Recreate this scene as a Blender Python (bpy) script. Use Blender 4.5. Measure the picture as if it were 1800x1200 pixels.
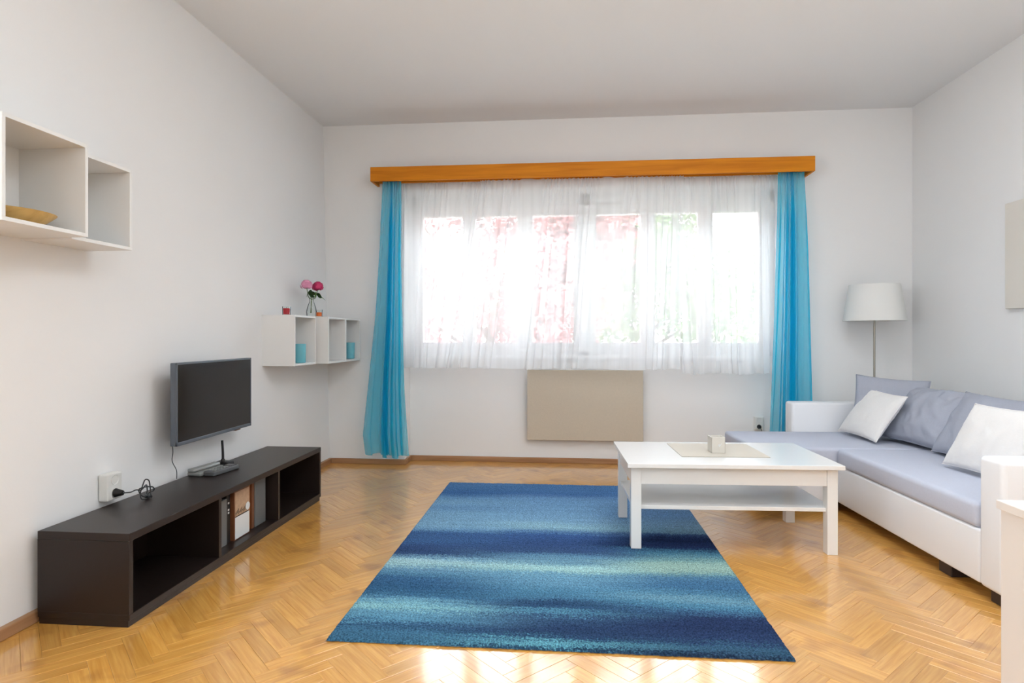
import bpy, bmesh, math, random
from mathutils import Vector, Matrix, noise
R = math.radians
rnd = random.Random(7)
for o in list(bpy.data.objects): bpy.data.objects.remove(o)
sc = bpy.context.scene
col = sc.collection

# ------------------------------------------------------------------ camera, world, lights, exposure
cam = bpy.data.cameras.new('camera'); cam_o = bpy.data.objects.new('camera', cam); col.objects.link(cam_o)
cam.sensor_width = 36.0; cam.lens = 36.0 * 1080 / 1800
cam.shift_y = -12 / 1800
cam.clip_start = 0.05; cam.clip_end = 200
cam_o.location = (0, 0, 1.12)
cam_o.rotation_euler = (R(90), 0, math.atan(100 / 1080))
sc.camera = cam_o

SKY = 19.0; SUN = 13.0; FILL_UP = 66.0; FILL_TOP = 32.0; FILL_SIDE = 42.0; EXPO = 0.08  # sky, sun, three added fill lights, exposure
w = bpy.data.worlds.new('world'); sc.world = w; w.use_nodes = True
bg = w.node_tree.nodes['Background']
bg.inputs['Color'].default_value = (0.86, 0.925, 1.0, 1); bg.inputs['Strength'].default_value = SKY
sun = bpy.data.lights.new('sun', 'SUN'); sun_o = bpy.data.objects.new('sun', sun); col.objects.link(sun_o)
sun.energy = SUN; sun.angle = R(1.5); sun.color = (1.0, 0.95, 0.86)
sun_o.rotation_euler = (R(42), 0, R(-22)); sun_o.location = (0, 0, 12)
def area(name, loc, rot, sx, sy, e, c):
    l = bpy.data.lights.new(name, 'AREA'); o = bpy.data.objects.new(name, l); col.objects.link(o)
    l.shape = 'RECTANGLE'; l.size = sx; l.size_y = sy; l.energy = e; l.color = c
    o.location = loc; o.rotation_euler = rot
    return o
po = area('window_portal', (0.16, 5.72, 1.65), (R(-90), 0, 0), 3.2, 1.5, 1, (1, 1, 1))
po.data.cycles.is_portal = True
sc.view_settings.view_transform = 'Standard'; sc.view_settings.look = 'None'
sc.view_settings.gamma = 1; sc.view_settings.use_curve_mapping = False
sc.view_settings.exposure = EXPO

# ------------------------------------------------------------------ helpers
def lin(c):
    r = []
    for v in c:
        v = v / 255
        r.append(v / 12.92 if v <= 0.04045 else ((v + 0.055) / 1.055) ** 2.4)
    return (*r, 1.0)

def mat(name, c, rough=0.5, metal=0.0, spec=0.5, bump=0.0, bscale=200, var=0.0, vscale=3.0, coat=0.0, stretch=None):
    m = bpy.data.materials.new(name); m.use_nodes = True
    nt = m.node_tree; N = nt.nodes; L = nt.links
    p = N['Principled BSDF']
    p.inputs['Base Color'].default_value = c if len(c) == 4 else (*c, 1)
    p.inputs['Roughness'].default_value = rough; p.inputs['Metallic'].default_value = metal
    p.inputs['Specular IOR Level'].default_value = spec
    p.inputs['Coat Weight'].default_value = coat
    if bump or var:
        tc = N.new('ShaderNodeTexCoord'); mp = N.new('ShaderNodeMapping')
        L.new(tc.outputs['Object'], mp.inputs['Vector'])
        if stretch: mp.inputs['Scale'].default_value = stretch
    if bump:
        n = N.new('ShaderNodeTexNoise'); n.inputs['Scale'].default_value = bscale; n.inputs['Detail'].default_value = 3
        b = N.new('ShaderNodeBump'); b.inputs['Strength'].default_value = bump; b.inputs['Distance'].default_value = 0.002
        L.new(mp.outputs[0], n.inputs['Vector']); L.new(n.outputs['Fac'], b.inputs['Height']); L.new(b.outputs[0], p.inputs['Normal'])
    if var:
        n = N.new('ShaderNodeTexNoise'); n.inputs['Scale'].default_value = vscale; n.inputs['Detail'].default_value = 4
        mx = N.new('ShaderNodeMix'); mx.data_type = 'RGBA'; mx.blend_type = 'MIX'
        cc = c if len(c) == 4 else (*c, 1)
        mx.inputs[6].default_value = tuple(v * (1 - var) for v in cc[:3]) + (1,)
        mx.inputs[7].default_value = tuple(min(1, v * (1 + var)) for v in cc[:3]) + (1,)
        L.new(mp.outputs[0], n.inputs['Vector']); L.new(n.outputs['Fac'], mx.inputs[0]); L.new(mx.outputs[2], p.inputs['Base Color'])
    return m

class MB:
    """collects boxes, tubes, lathes; build() links ONE mesh object"""
    def __init__(s): s.bm = bmesh.new()
    def box(s, x0, y0, z0, x1, y1, z1, bev=0.0, seg=2, M=None):
        b = bmesh.new(); bmesh.ops.create_cube(b, size=1)
        for v in b.verts:
            v.co = Vector(((x0 + x1) / 2 + v.co.x * (x1 - x0), (y0 + y1) / 2 + v.co.y * (y1 - y0), (z0 + z1) / 2 + v.co.z * (z1 - z0)))
        if bev: bmesh.ops.bevel(b, geom=list(b.edges), offset=bev, segments=seg, affect='EDGES', profile=0.5)
        s._merge(b, M); return s
    def _merge(s, b, M=None):
        if M is not None: bmesh.ops.transform(b, matrix=M, verts=b.verts)
        me = bpy.data.meshes.new('t'); b.to_mesh(me); b.free(); s.bm.from_mesh(me); bpy.data.meshes.remove(me)
    def lathe(s, prof, n=32, cx=0, cy=0, M=None, closed=False):
        b = bmesh.new(); rings = []
        for r, z in prof:
            if r < 1e-5: rings.append([b.verts.new((cx, cy, z))])
            else: rings.append([b.verts.new((cx + r * math.cos(2 * math.pi * i / n), cy + r * math.sin(2 * math.pi * i / n), z)) for i in range(n)])
        pairs = list(zip(rings, rings[1:]))
        if closed: pairs.append((rings[-1], rings[0]))
        for a, c in pairs:
            for i in range(n):
                j = (i + 1) % n
                f = [a[i % len(a)], a[j % len(a)], c[j % len(c)], c[i % len(c)]]
                u = []
                for v in f:
                    if v not in u: u.append(v)
                if len(u) > 2:
                    try: b.faces.new(u)
                    except ValueError: pass
        bmesh.ops.recalc_face_normals(b, faces=b.faces)
        s._merge(b, M); return s
    def tube(s, pts, r, n=10, smooth=6, M=None):
        P = [Vector(p) for p in pts]
        if smooth and len(P) > 2:
            Q = []
            for i in range(len(P) - 1):
                p0 = P[max(i - 1, 0)]; p1 = P[i]; p2 = P[i + 1]; p3 = P[min(i + 2, len(P) - 1)]
                for k in range(smooth):
                    t = k / smooth
                    Q.append(0.5 * ((2 * p1) + (-p0 + p2) * t + (2 * p0 - 5 * p1 + 4 * p2 - p3) * t * t + (-p0 + 3 * p1 - 3 * p2 + p3) * t ** 3))
            Q.append(P[-1]); P = Q
        b = bmesh.new(); rings = []; up = Vector((0, 0, 1))
        T0 = (P[1] - P[0]).normalized()
        if abs(T0.dot(up)) > 0.9: up = Vector((1, 0, 0))
        nrm = T0.cross(up).normalized()
        for i, p in enumerate(P):
            T = (P[min(i + 1, len(P) - 1)] - P[max(i - 1, 0)]).normalized()
            nrm = (nrm - T * nrm.dot(T)).normalized(); bi = T.cross(nrm)
            rr = r(i / (len(P) - 1)) if callable(r) else r
            rings.append([b.verts.new(p + (nrm * math.cos(2 * math.pi * k / n) + bi * math.sin(2 * math.pi * k / n)) * rr) for k in range(n)])
        for a, c in zip(rings, rings[1:]):
            for k in range(n): b.faces.new((a[k], a[(k + 1) % n], c[(k + 1) % n], c[k]))
        b.faces.new(rings[0][::-1]); b.faces.new(rings[-1])
        bmesh.ops.recalc_face_normals(b, faces=b.faces)
        s._merge(b, M); return s
    def build(s, name, m, parent=None, smooth=False, loc=None, rot=None):
        me = bpy.data.meshes.new(name); s.bm.to_mesh(me); s.bm.free()
        if m: me.materials.append(m)
        if smooth:
            for p in me.polygons: p.use_smooth = True
            try: me.set_sharp_from_angle(angle=R(40))
            except Exception: pass
        o = bpy.data.objects.new(name, me); col.objects.link(o)
        if parent: o.parent = parent
        if loc: o.location = loc
        if rot: o.rotation_euler = rot
        return o

def tag(o, label=None, cat=None, group=None, kind=None):
    if label: o['label'] = label
    if cat: o['category'] = cat
    if group: o['group'] = group
    if kind: o['kind'] = kind
    return o
def thing(name, label, cat, loc=(0, 0, 0), rz=0.0, group=None):
    o = bpy.data.objects.new(name, None); o.empty_display_size = 0.1; col.objects.link(o)
    o.location = loc; o.rotation_euler = (0, 0, rz)
    return tag(o, label, cat, group)
def struct(o): o['kind'] = 'structure'; return o
def mesh_obj(name, verts, faces, m, parent=None, smooth=False):
    me = bpy.data.meshes.new(name); me.from_pydata(verts, [], faces); me.update()
    if m: me.materials.append(m)
    if smooth:
        for p in me.polygons: p.use_smooth = True
    o = bpy.data.objects.new(name, me); col.objects.link(o)
    if parent: o.parent = parent
    return o
def copy_tree(o, parent=None):
    c = o.copy(); col.objects.link(c)
    if parent: c.parent = parent
    for ch in [x for x in bpy.data.objects if x.parent == o]: copy_tree(ch, c)
    return c

# ------------------------------------------------------------------ materials
M = {}
M['wall'] = mat('white_wall_paint', (0.885, 0.88, 0.87), 0.85, spec=0.2, bump=0.12, bscale=90, var=0.012, vscale=1.2)
M['ceil'] = mat('white_ceiling_paint', (0.88, 0.885, 0.885), 0.9, spec=0.2, bump=0.1, bscale=80)
M['white'] = mat('white_lacquer', (0.86, 0.855, 0.835), 0.35, spec=0.5, bump=0.02, bscale=40)
M['table'] = mat('white_table_foil', (0.82, 0.81, 0.79), 0.22, spec=0.7, bump=0.02, bscale=60)
M['leather'] = mat('white_faux_leather', (0.86, 0.87, 0.89), 0.42, spec=0.45, bump=0.18, bscale=350)
M['grey_fabric'] = mat('grey_upholstery', (0.56, 0.59, 0.69), 0.9, spec=0.2, bump=0.35, bscale=700, var=0.06, vscale=120)
M['cushion'] = mat('grey_cushion_cloth', (0.40, 0.42, 0.49), 0.92, spec=0.15, bump=0.35, bscale=600, var=0.07, vscale=140)
M['linen'] = mat('white_linen', (0.86, 0.84, 0.82), 0.9, spec=0.15, bump=0.5, bscale=420, var=0.04, vscale=90, stretch=(1, 1, 2.5))
M['dark'] = mat('black_brown_foil', (0.018, 0.011, 0.009), 0.36, spec=0.38, bump=0.05, bscale=300, var=0.15, vscale=18, stretch=(6, 0.7, 6))
M['darkfoot'] = mat('dark_plastic_foot', (0.035, 0.02, 0.016), 0.5)
M['tvframe'] = mat('grey_tv_plastic', (0.12, 0.14, 0.17), 0.35, metal=0.4)
M['screen'] = mat('black_screen', (0.005, 0.004, 0.004), 0.12, spec=0.35)
M['black'] = mat('black_plastic', (0.012, 0.012, 0.013), 0.4)
M['silver'] = mat('silver_plastic', (0.33, 0.34, 0.33), 0.35, metal=0.3)
M['greyplastic'] = mat('grey_plastic', (0.10, 0.105, 0.11), 0.45)
M['socket'] = mat('socket_plastic', (0.78, 0.77, 0.73), 0.35)
M['steel'] = mat('brushed_steel', (0.36, 0.33, 0.28), 0.35, metal=0.9)
M['shade'] = mat('lamp_shade_cloth', (0.80, 0.80, 0.77), 0.9, spec=0.1, bump=0.2, bscale=500)
M['panel'] = mat('cream_panel', (0.60, 0.52, 0.41), 0.6, spec=0.3, bump=0.4, bscale=120, var=0.05, vscale=60)
M['canvas'] = mat('cream_canvas', (0.76, 0.72, 0.65), 0.8, spec=0.2, bump=0.3, bscale=500)
M['cabinet'] = mat('warm_lit_white_cabinet', (0.80, 0.74, 0.68), 0.4, spec=0.4, bump=0.02)  # white cabinet, warm lamplight tint put into its base colour
M['turq'] = mat('turquoise_glaze', (0.16, 0.50, 0.58), 0.3, spec=0.5)
M['red'] = mat('red_wax', (0.50, 0.015, 0.03), 0.5)
M['orange'] = mat('orange_wax', (0.85, 0.17, 0.02), 0.5)
M['frame'] = mat('white_window_frame', (0.80, 0.81, 0.82), 0.35)
M['mat'] = mat('beige_woven_mat', (0.66, 0.61, 0.53), 0.9, spec=0.1, bump=0.8, bscale=500)
M['candleglass'] = mat('frosted_candle_glass', (0.62, 0.59, 0.53), 0.3, spec=0.6)
M['greybox'] = mat('grey_card', (0.15, 0.155, 0.155), 0.5)
M['brownspine'] = mat('brown_cover', (0.16, 0.055, 0.02), 0.5)
M['orangespine'] = mat('orange_brown_cover', (0.36, 0.11, 0.018), 0.5)
M['printtan'] = mat('tan_print', (0.50, 0.33, 0.21), 0.5, var=0.25, vscale=60)
M['printwhite'] = mat('white_print', (0.75, 0.78, 0.78), 0.5)
M['petalpink'] = mat('pale_pink_petal', (0.80, 0.33, 0.50), 0.6)
M['petalred'] = mat('magenta_petal', (0.65, 0.04, 0.16), 0.6)
M['leafg'] = mat('green_leaf', (0.08, 0.22, 0.015), 0.5)
M['leafd'] = mat('dark_green_leaf', (0.02, 0.06, 0.01), 0.5)
M['stem'] = mat('green_stem', (0.16, 0.22, 0.10), 0.6)

def glass_mat(name, c=(1, 1, 1, 1), gl=0.08, rough=0.02, ior=1.45):
    m = bpy.data.materials.new(name); m.use_nodes = True; nt = m.node_tree; nt.nodes.clear()
    o = nt.nodes.new('ShaderNodeOutputMaterial'); t = nt.nodes.new('ShaderNodeBsdfTransparent'); g = nt.nodes.new('ShaderNodeBsdfGlossy')
    fr = nt.nodes.new('ShaderNodeFresnel'); fr.inputs['IOR'].default_value = ior
    mx = nt.nodes.new('ShaderNodeMixShader')
    t.inputs['Color'].default_value = c; g.inputs['Roughness'].default_value = rough
    nt.links.new(fr.outputs[0], mx.inputs[0]); nt.links.new(t.outputs[0], mx.inputs[1]); nt.links.new(g.outputs[0], mx.inputs[2])
    nt.links.new(mx.outputs[0], o.inputs['Surface'])
    return m
M['glass'] = glass_mat('clear_glass', (0.97, 0.98, 0.98, 1))
M['vaseglass'] = glass_mat('vase_glass', (0.97, 0.98, 0.975, 1), ior=1.15)

def cloth_mat(name, c, opacity, transl=0.6, weave=0.08, ttint=(1, 1, 1)):
    """thin woven cloth: part holes (transparent), part threads (diffuse + translucent)"""
    m = bpy.data.materials.new(name); m.use_nodes = True; nt = m.node_tree; nt.nodes.clear(); N = nt.nodes.new; L = nt.links.new
    o = N('ShaderNodeOutputMaterial'); t = N('ShaderNodeBsdfTransparent'); t.inputs['Color'].default_value = (*ttint, 1)
    d = N('ShaderNodeBsdfDiffuse'); tr = N('ShaderNodeBsdfTranslucent')
    d.inputs['Color'].default_value = (*c, 1); tr.inputs['Color'].default_value = (*c, 1)
    m1 = N('ShaderNodeMixShader'); m1.inputs[0].default_value = transl
    L(d.outputs[0], m1.inputs[1]); L(tr.outputs[0], m1.inputs[2])
    tc = N('ShaderNodeTexCoord'); mp = N('ShaderNodeMapping'); mp.inputs['Scale'].default_value = (22, 22, 0.5)
    n = N('ShaderNodeTexNoise'); n.inputs['Scale'].default_value = 1.0; n.inputs['Detail'].default_value = 3
    L(tc.outputs['Object'], mp.inputs[0]); L(mp.outputs[0], n.inputs['Vector'])
    mr = N('ShaderNodeMapRange'); mr.inputs[1].default_value = 0.3; mr.inputs[2].default_value = 0.7
    mr.inputs[3].default_value = opacity - weave; mr.inputs[4].default_value = opacity + weave
    L(n.outputs['Fac'], mr.inputs[0])
    m2 = N('ShaderNodeMixShader'); L(mr.outputs[0], m2.inputs[0]); L(t.outputs[0], m2.inputs[1]); L(m1.outputs[0], m2.inputs[2])
    L(m2.outputs[0], o.inputs['Surface'])
    return m
M['sheer'] = cloth_mat('white_sheer_voile', (0.90, 0.91, 0.92), 0.66, 0.52, 0.04)
M['blue_cloth'] = cloth_mat('turquoise_voile', (0.015, 0.60, 0.84), 0.52, 0.52, 0.04, (0.72, 0.93, 1.0))

def wood_mat(name, dark, light, axis='x', rough=0.35, scale=1.0, coat=0.0):
    m = bpy.data.materials.new(name); m.use_nodes = True; nt = m.node_tree; N = nt.nodes.new; L = nt.links.new
    p = nt.nodes['Principled BSDF']; p.inputs['Roughness'].default_value = rough; p.inputs['Coat Weight'].default_value = coat; p.inputs['Specular IOR Level'].default_value = 0.25
    tc = N('ShaderNodeTexCoord'); mp = N('ShaderNodeMapping')
    s = [18 * scale] * 3; s['xyz'.index(axis)] = 1.3 * scale
    mp.inputs['Scale'].default_value = s
    n = N('ShaderNodeTexNoise'); n.inputs['Scale'].default_value = 1.5; n.inputs['Detail'].default_value = 6; n.inputs['Distortion'].default_value = 0.6
    r = N('ShaderNodeValToRGB'); r.color_ramp.elements[0].position = 0.3; r.color_ramp.elements[0].color = (*dark, 1)
    r.color_ramp.elements[1].position = 0.72; r.color_ramp.elements[1].color = (*light, 1)
    L(tc.outputs['Object'], mp.inputs[0]); L(mp.outputs[0], n.inputs['Vector']); L(n.outputs['Fac'], r.inputs[0]); L(r.outputs[0], p.inputs['Base Color'])
    return m
M['pelmet'] = wood_mat('honey_pine', (0.56, 0.17, 0.004), (0.76, 0.27, 0.010), 'x', 0.55)
M['base_x'] = wood_mat('oak_skirting_x', (0.34, 0.17, 0.08), (0.48, 0.27, 0.14), 'x', 0.35)
M['base_y'] = wood_mat('oak_skirting_y', (0.34, 0.17, 0.08), (0.48, 0.27, 0.14), 'y', 0.35)
M['bowl'] = wood_mat('bamboo', (0.55, 0.32, 0.09), (0.75, 0.48, 0.17), 'x', 0.4)
M['bark'] = wood_mat('tree_bark', (0.05, 0.035, 0.025), (0.12, 0.09, 0.065), 'z', 0.9)

def parquet_mat():
    m = bpy.data.materials.new('varnished_oak_parquet'); m.use_nodes = True; nt = m.node_tree; N = nt.nodes.new; L = nt.links.new
    p = nt.nodes['Principled BSDF']
    uv = N('ShaderNodeUVMap'); uv.uv_map = 'UVMap'
    oi = N('ShaderNodeObjectInfo'); at = N('ShaderNodeAttribute'); at.attribute_name = 'slat_rand'
    ad = N('ShaderNodeMath'); ad.operation = 'ADD'; L(oi.outputs['Random'], ad.inputs[0]); L(at.outputs['Fac'], ad.inputs[1])
    fr = N('ShaderNodeMath'); fr.operation = 'FRACT'; L(ad.outputs[0], fr.inputs[0])
    mul = N('ShaderNodeMath'); mul.operation = 'MULTIPLY'; mul.inputs[1].default_value = 37.0; L(fr.outputs[0], mul.inputs[0])
    mp = N('ShaderNodeMapping'); mp.inputs['Scale'].default_value = (5.0, 90.0, 1); L(uv.outputs[0], mp.inputs[0])
    n = N('ShaderNodeTexNoise'); n.noise_dimensions = '4D'; n.inputs['Scale'].default_value = 1.0; n.inputs['Detail'].default_value = 5; n.inputs['Distortion'].default_value = 0.5
    L(mp.outputs[0], n.inputs['Vector']); L(mul.outputs[0], n.inputs['W'])
    cr = N('ShaderNodeValToRGB'); cr.color_ramp.elements[0].position = 0.28; cr.color_ramp.elements[0].color = (0.59, 0.255, 0.034, 1)
    cr.color_ramp.elements[1].position = 0.75; cr.color_ramp.elements[1].color = (0.82, 0.445, 0.110, 1)
    L(n.outputs['Fac'], cr.inputs[0])
    hr = N('ShaderNodeMapRange'); hr.inputs[3].default_value = 0.88; hr.inputs[4].default_value = 1.10; L(fr.outputs[0], hr.inputs[0])
    hs = N('ShaderNodeHueSaturation'); L(cr.outputs[0], hs.inputs['Color']); L(hr.outputs[0], hs.inputs['Value'])
    # large soft wear and knots
    tc = N('ShaderNodeTexCoord'); geo = N('ShaderNodeNewGeometry')
    n2 = N('ShaderNodeTexNoise'); n2.inputs['Scale'].default_value = 5.0; n2.inputs['Detail'].default_value = 2; L(geo.outputs['Position'], n2.inputs['Vector'])
    kn = N('ShaderNodeValToRGB'); kn.color_ramp.elements[0].position = 0.29; kn.color_ramp.elements[0].color = (0.55, 0.45, 0.38, 1)
    kn.color_ramp.elements[1].position = 0.40; kn.color_ramp.elements[1].color = (1, 1, 1, 1); L(n2.outputs['Fac'], kn.inputs[0])
    mx = N('ShaderNodeMix'); mx.data_type = 'RGBA'; mx.blend_type = 'MULTIPLY'; mx.inputs[0].default_value = 0.6
    L(hs.outputs[0], mx.inputs[6]); L(kn.outputs[0], mx.inputs[7]); L(mx.outputs[2], p.inputs['Base Color'])
    p.inputs['Roughness'].default_value = 0.35; p.inputs['IOR'].default_value = 1.5
    p.inputs['Coat Weight'].default_value = 1.0; p.inputs['Coat Roughness'].default_value = 0.11; p.inputs['Coat IOR'].default_value = 1.75
    n3 = N('ShaderNodeTexNoise'); n3.inputs['Scale'].default_value = 9.0; n3.inputs['Detail'].default_value = 1; L(geo.outputs['Position'], n3.inputs['Vector'])
    b = N('ShaderNodeBump'); b.inputs['Strength'].default_value = 0.12; b.inputs['Distance'].default_value = 0.003
    L(n3.outputs['Fac'], b.inputs['Height']); L(b.outputs[0], p.inputs['Coat Normal']); L(b.outputs[0], p.inputs['Normal'])
    return m
M['parquet'] = parquet_mat()

# ------------------------------------------------------------------ room shell
H = 2.94; XL0, XL1 = -2.08, -2.14   # the left wall leans out a little towards the ceiling
XR = 2.74; YB = 5.20; YN = 5.39; YF = -1.7; NX0, NX1 = -1.415, 1.76; NZ = 2.36; SZ = 0.93
def prism(name, prof, axis_range, m):
    y0, y1 = axis_range; n = len(prof)
    vs = [(x, y0, z) for x, z in prof] + [(x, y1, z) for x, z in prof]
    fs = [tuple(range(n))[::-1], tuple(range(n, 2 * n))] + [(i, (i + 1) % n, n + (i + 1) % n, n + i) for i in range(n)]
    return mesh_obj(name, vs, fs, m)
struct(prism('wall_left', [(XL0, -0.1), (XL1, H), (-2.4, H), (-2.4, -0.1)], (YF - 0.2, YB + 0.5), M['wall']))
mb = MB(); mb.box(XR, YF - 0.2, -0.1, XR + 0.25, YB + 0.5, H); struct(mb.build('wall_right', M['wall']))
mb = MB(); mb.box(-2.4, YF - 0.25, -0.1, XR + 0.25, YF, H); struct(mb.build('wall_front', M['wall']))
mb = MB(); mb.box(-2.5, YF - 0.3, H, XR + 0.3, YB + 0.5, H + 0.2); struct(mb.build('ceiling', M['ceil']))
# back wall with the recess under and around the window
mb = MB(); D = YB + 0.5
mb.box(-2.4, YB, -0.1, NX0, D, H); mb.box(NX1, YB, -0.1, XR + 0.25, D, H)
mb.box(NX0, YB, NZ, NX1, D, H); mb.box(NX0, YN, -0.1, NX1, D, SZ - 0.03)
struct(mb.build('wall_back', M['wall']))

# floor: sub floor + herringbone slats
mb = MB(); mb.box(-2.3, YF - 0.1, -0.12, XR + 0.15, YN + 0.1, -0.014); floor = struct(mb.build('floor', mat('floor_joint_dark', (0.20, 0.10, 0.035), 0.6)))
SW = 0.058; SLn = SW * 5
def slat_verts(L_, W_):
    g = 0.00025; b = 0.0007; z1 = 0.0; z0 = -0.0005; zb = -0.012
    out = [(g, g), (L_ - g, g), (L_ - g, W_ - g), (g, W_ - g)]
    inn = [(g + b, g + b), (L_ - g - b, g + b), (L_ - g - b, W_ - g - b), (g + b, W_ - g - b)]
    vs = [(x, y, zb) for x, y in out] + [(x, y, z0) for x, y in out] + [(x, y, z1) for x, y in inn]
    fs = [(8, 9, 10, 11)]
    for i in range(4):
        j = (i + 1) % 4
        fs += [(4 + i, 4 + j, 8 + j, 8 + i), (i, j, 4 + j, 4 + i)]
    return vs, fs
def uv_fill(me, uvs, rands=None):
    ul = me.uv_layers.new(name='UVMap')
    for l in me.loops: ul.data[l.index].uv = uvs[l.vertex_index]
    a = me.attributes.new('slat_rand', 'FLOAT', 'POINT')
    if rands: a.data.foreach_set('value', rands)
sv, sf = slat_verts(SLn, SW)
slat_me = bpy.data.meshes.new('slat'); slat_me.from_pydata(sv, [], sf); slat_me.update(); uv_fill(slat_me, [(v[0], v[1]) for v in sv]); slat_me.materials.append(M['parquet'])
q = math.sqrt(0.5); X0c = 0.235
def uv2w(u, v): return (X0c + (u - v) * q, (u + v) * q)
BX0, BX1, BY0, BY1 = -2.085, XR, YF, YN
cands = []
rugbox = (-0.90, 0.79, 2.16, 4.56)
for a in range(-140, 200):
    for c in range(-140, 200):
        t = (a - c) % 10
        if t == 0: kind = 'h'
        elif t == 9: kind = 'v'
        else: continue
        if kind == 'h': pts = [(a, c), (a + 5, c), (a + 5, c + 1), (a, c + 1)]
        else: pts = [(a, c), (a + 1, c), (a + 1, c + 5), (a, c + 5)]
        wp = [uv2w(u * SW, v * SW) for u, v in pts]
        xs = [p[0] for p in wp]; ys = [p[1] for p in wp]
        if max(xs) < BX0 or min(xs) > BX1 or max(ys) < BY0 or min(ys) > BY1: continue
        inside = min(xs) > BX0 and max(xs) < BX1 and min(ys) > BY0 and max(ys) < BY1
        cx, cy = sum(xs) / 4, sum(ys) / 4
        cands.append((kind, a, c, inside, cx, cy))
def vis_key(k):
    kind, a, c, ins, x, y = k
    if not ins or y < 1.88: return 99
    if rugbox[0] < x < rugbox[1] and rugbox[2] + 0.1 < y < rugbox[3]: return 50
    if abs(x + 0.09 * y) > 0.84 * y + 0.05: return 60
    if x < -1.72 and 2.25 < y < 4.0: return 40
    if x > 1.75 and y > 2.6: return 40
    return y
cands.sort(key=vis_key)
n_part = 0; rest = []
for k in cands:
    kind, a, c, ins, x, y = k
    if ins and n_part < 300 and vis_key(k) < 30:
        o = bpy.data.objects.new('slat', slat_me); col.objects.link(o); o.parent = floor
        if kind == 'h':
            wx, wy = uv2w(a * SW, c * SW); o.location = (wx, wy, rnd.uniform(-0.0004, 0)); o.rotation_euler = (rnd.uniform(-.0018, .0018), rnd.uniform(-.0015, .0015), R(45))
        else:
            wx, wy = uv2w((a + 1) * SW, c * SW); o.location = (wx, wy, rnd.uniform(-0.0004, 0)); o.rotation_euler = (rnd.uniform(-.0018, .0018), rnd.uniform(-.0015, .0015), R(135))
        n_part += 1
    else: rest.append(k)
bm = bmesh.new(); uvl = bm.loops.layers.uv.new('UVMap'); ra = bm.verts.layers.float.new('slat_rand')
for kind, a, c, ins, x, y in rest:
    if kind == 'h': (wx, wy), ang = uv2w(a * SW, c * SW), R(45)
    else: (wx, wy), ang = uv2w((a + 1) * SW, c * SW), R(135)
    r_ = rnd.random(); ca, sa = math.cos(ang), math.sin(ang); dz = rnd.uniform(-0.0004, 0); tilt = rnd.uniform(-.0018, .0018)
    vs = []
    for vx, vy, vz in sv:
        v = bm.verts.new((wx + vx * ca - vy * sa, wy + vx * sa + vy * ca, vz + dz + (vy - SW / 2) * tilt)); v[ra] = r_; vs.append(v)
    for f in sf:
        fc = bm.faces.new([vs[i] for i in f])
        for l, i in zip(fc.loops, f): l[uvl].uv = (sv[i][0] + 0, sv[i][1])
for co, no in (((BX0, 0, 0), (-1, 0, 0)), ((BX1, 0, 0), (1, 0, 0)), ((0, BY0, 0), (0, -1, 0)), ((0, BY1, 0), (0, 1, 0))):
    bmesh.ops.bisect_plane(bm, geom=bm.verts[:] + bm.edges[:] + bm.faces[:], plane_co=co, plane_no=no, clear_outer=True)
me = bpy.data.meshes.new('slat'); bm.to_mesh(me); bm.free(); me.materials.append(M['parquet'])
o = bpy.data.objects.new('slats', me); col.objects.link(o); o.parent = floor; o['kind'] = 'stuff'

# skirting boards
BH = 0.045; BT = 0.018
mb = MB(); mb.box(-2.087, YF, 0, -2.06, YB, BH, 0.004); struct(mb.build('baseboard_left', M['base_y']))
mb = MB(); mb.box(XR - BT, YF, 0, XR, YB, BH, 0.004); struct(mb.build('baseboard_right', M['base_y']))
mb = MB()
mb.box(-2.06, YB - BT, 0, NX0 + BT, YB, BH, 0.004); mb.box(NX0, YB, 0, NX0 + BT, YN, BH, 0.004)
mb.box(NX0 + BT, YN - BT, 0, NX1 - BT, YN, BH, 0.004); mb.box(NX1 - BT, YB, 0, NX1, YN, BH, 0.004); mb.box(NX1 - BT, YB - BT, 0, XR - BT, YB, BH, 0.004)
struct(mb.build('baseboard_back', M['base_x']))
mb = MB(); mb.box(-2.06, YF, 0, XR - BT, YF + BT, BH, 0.004); struct(mb.build('baseboard_front', M['base_x']))

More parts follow.
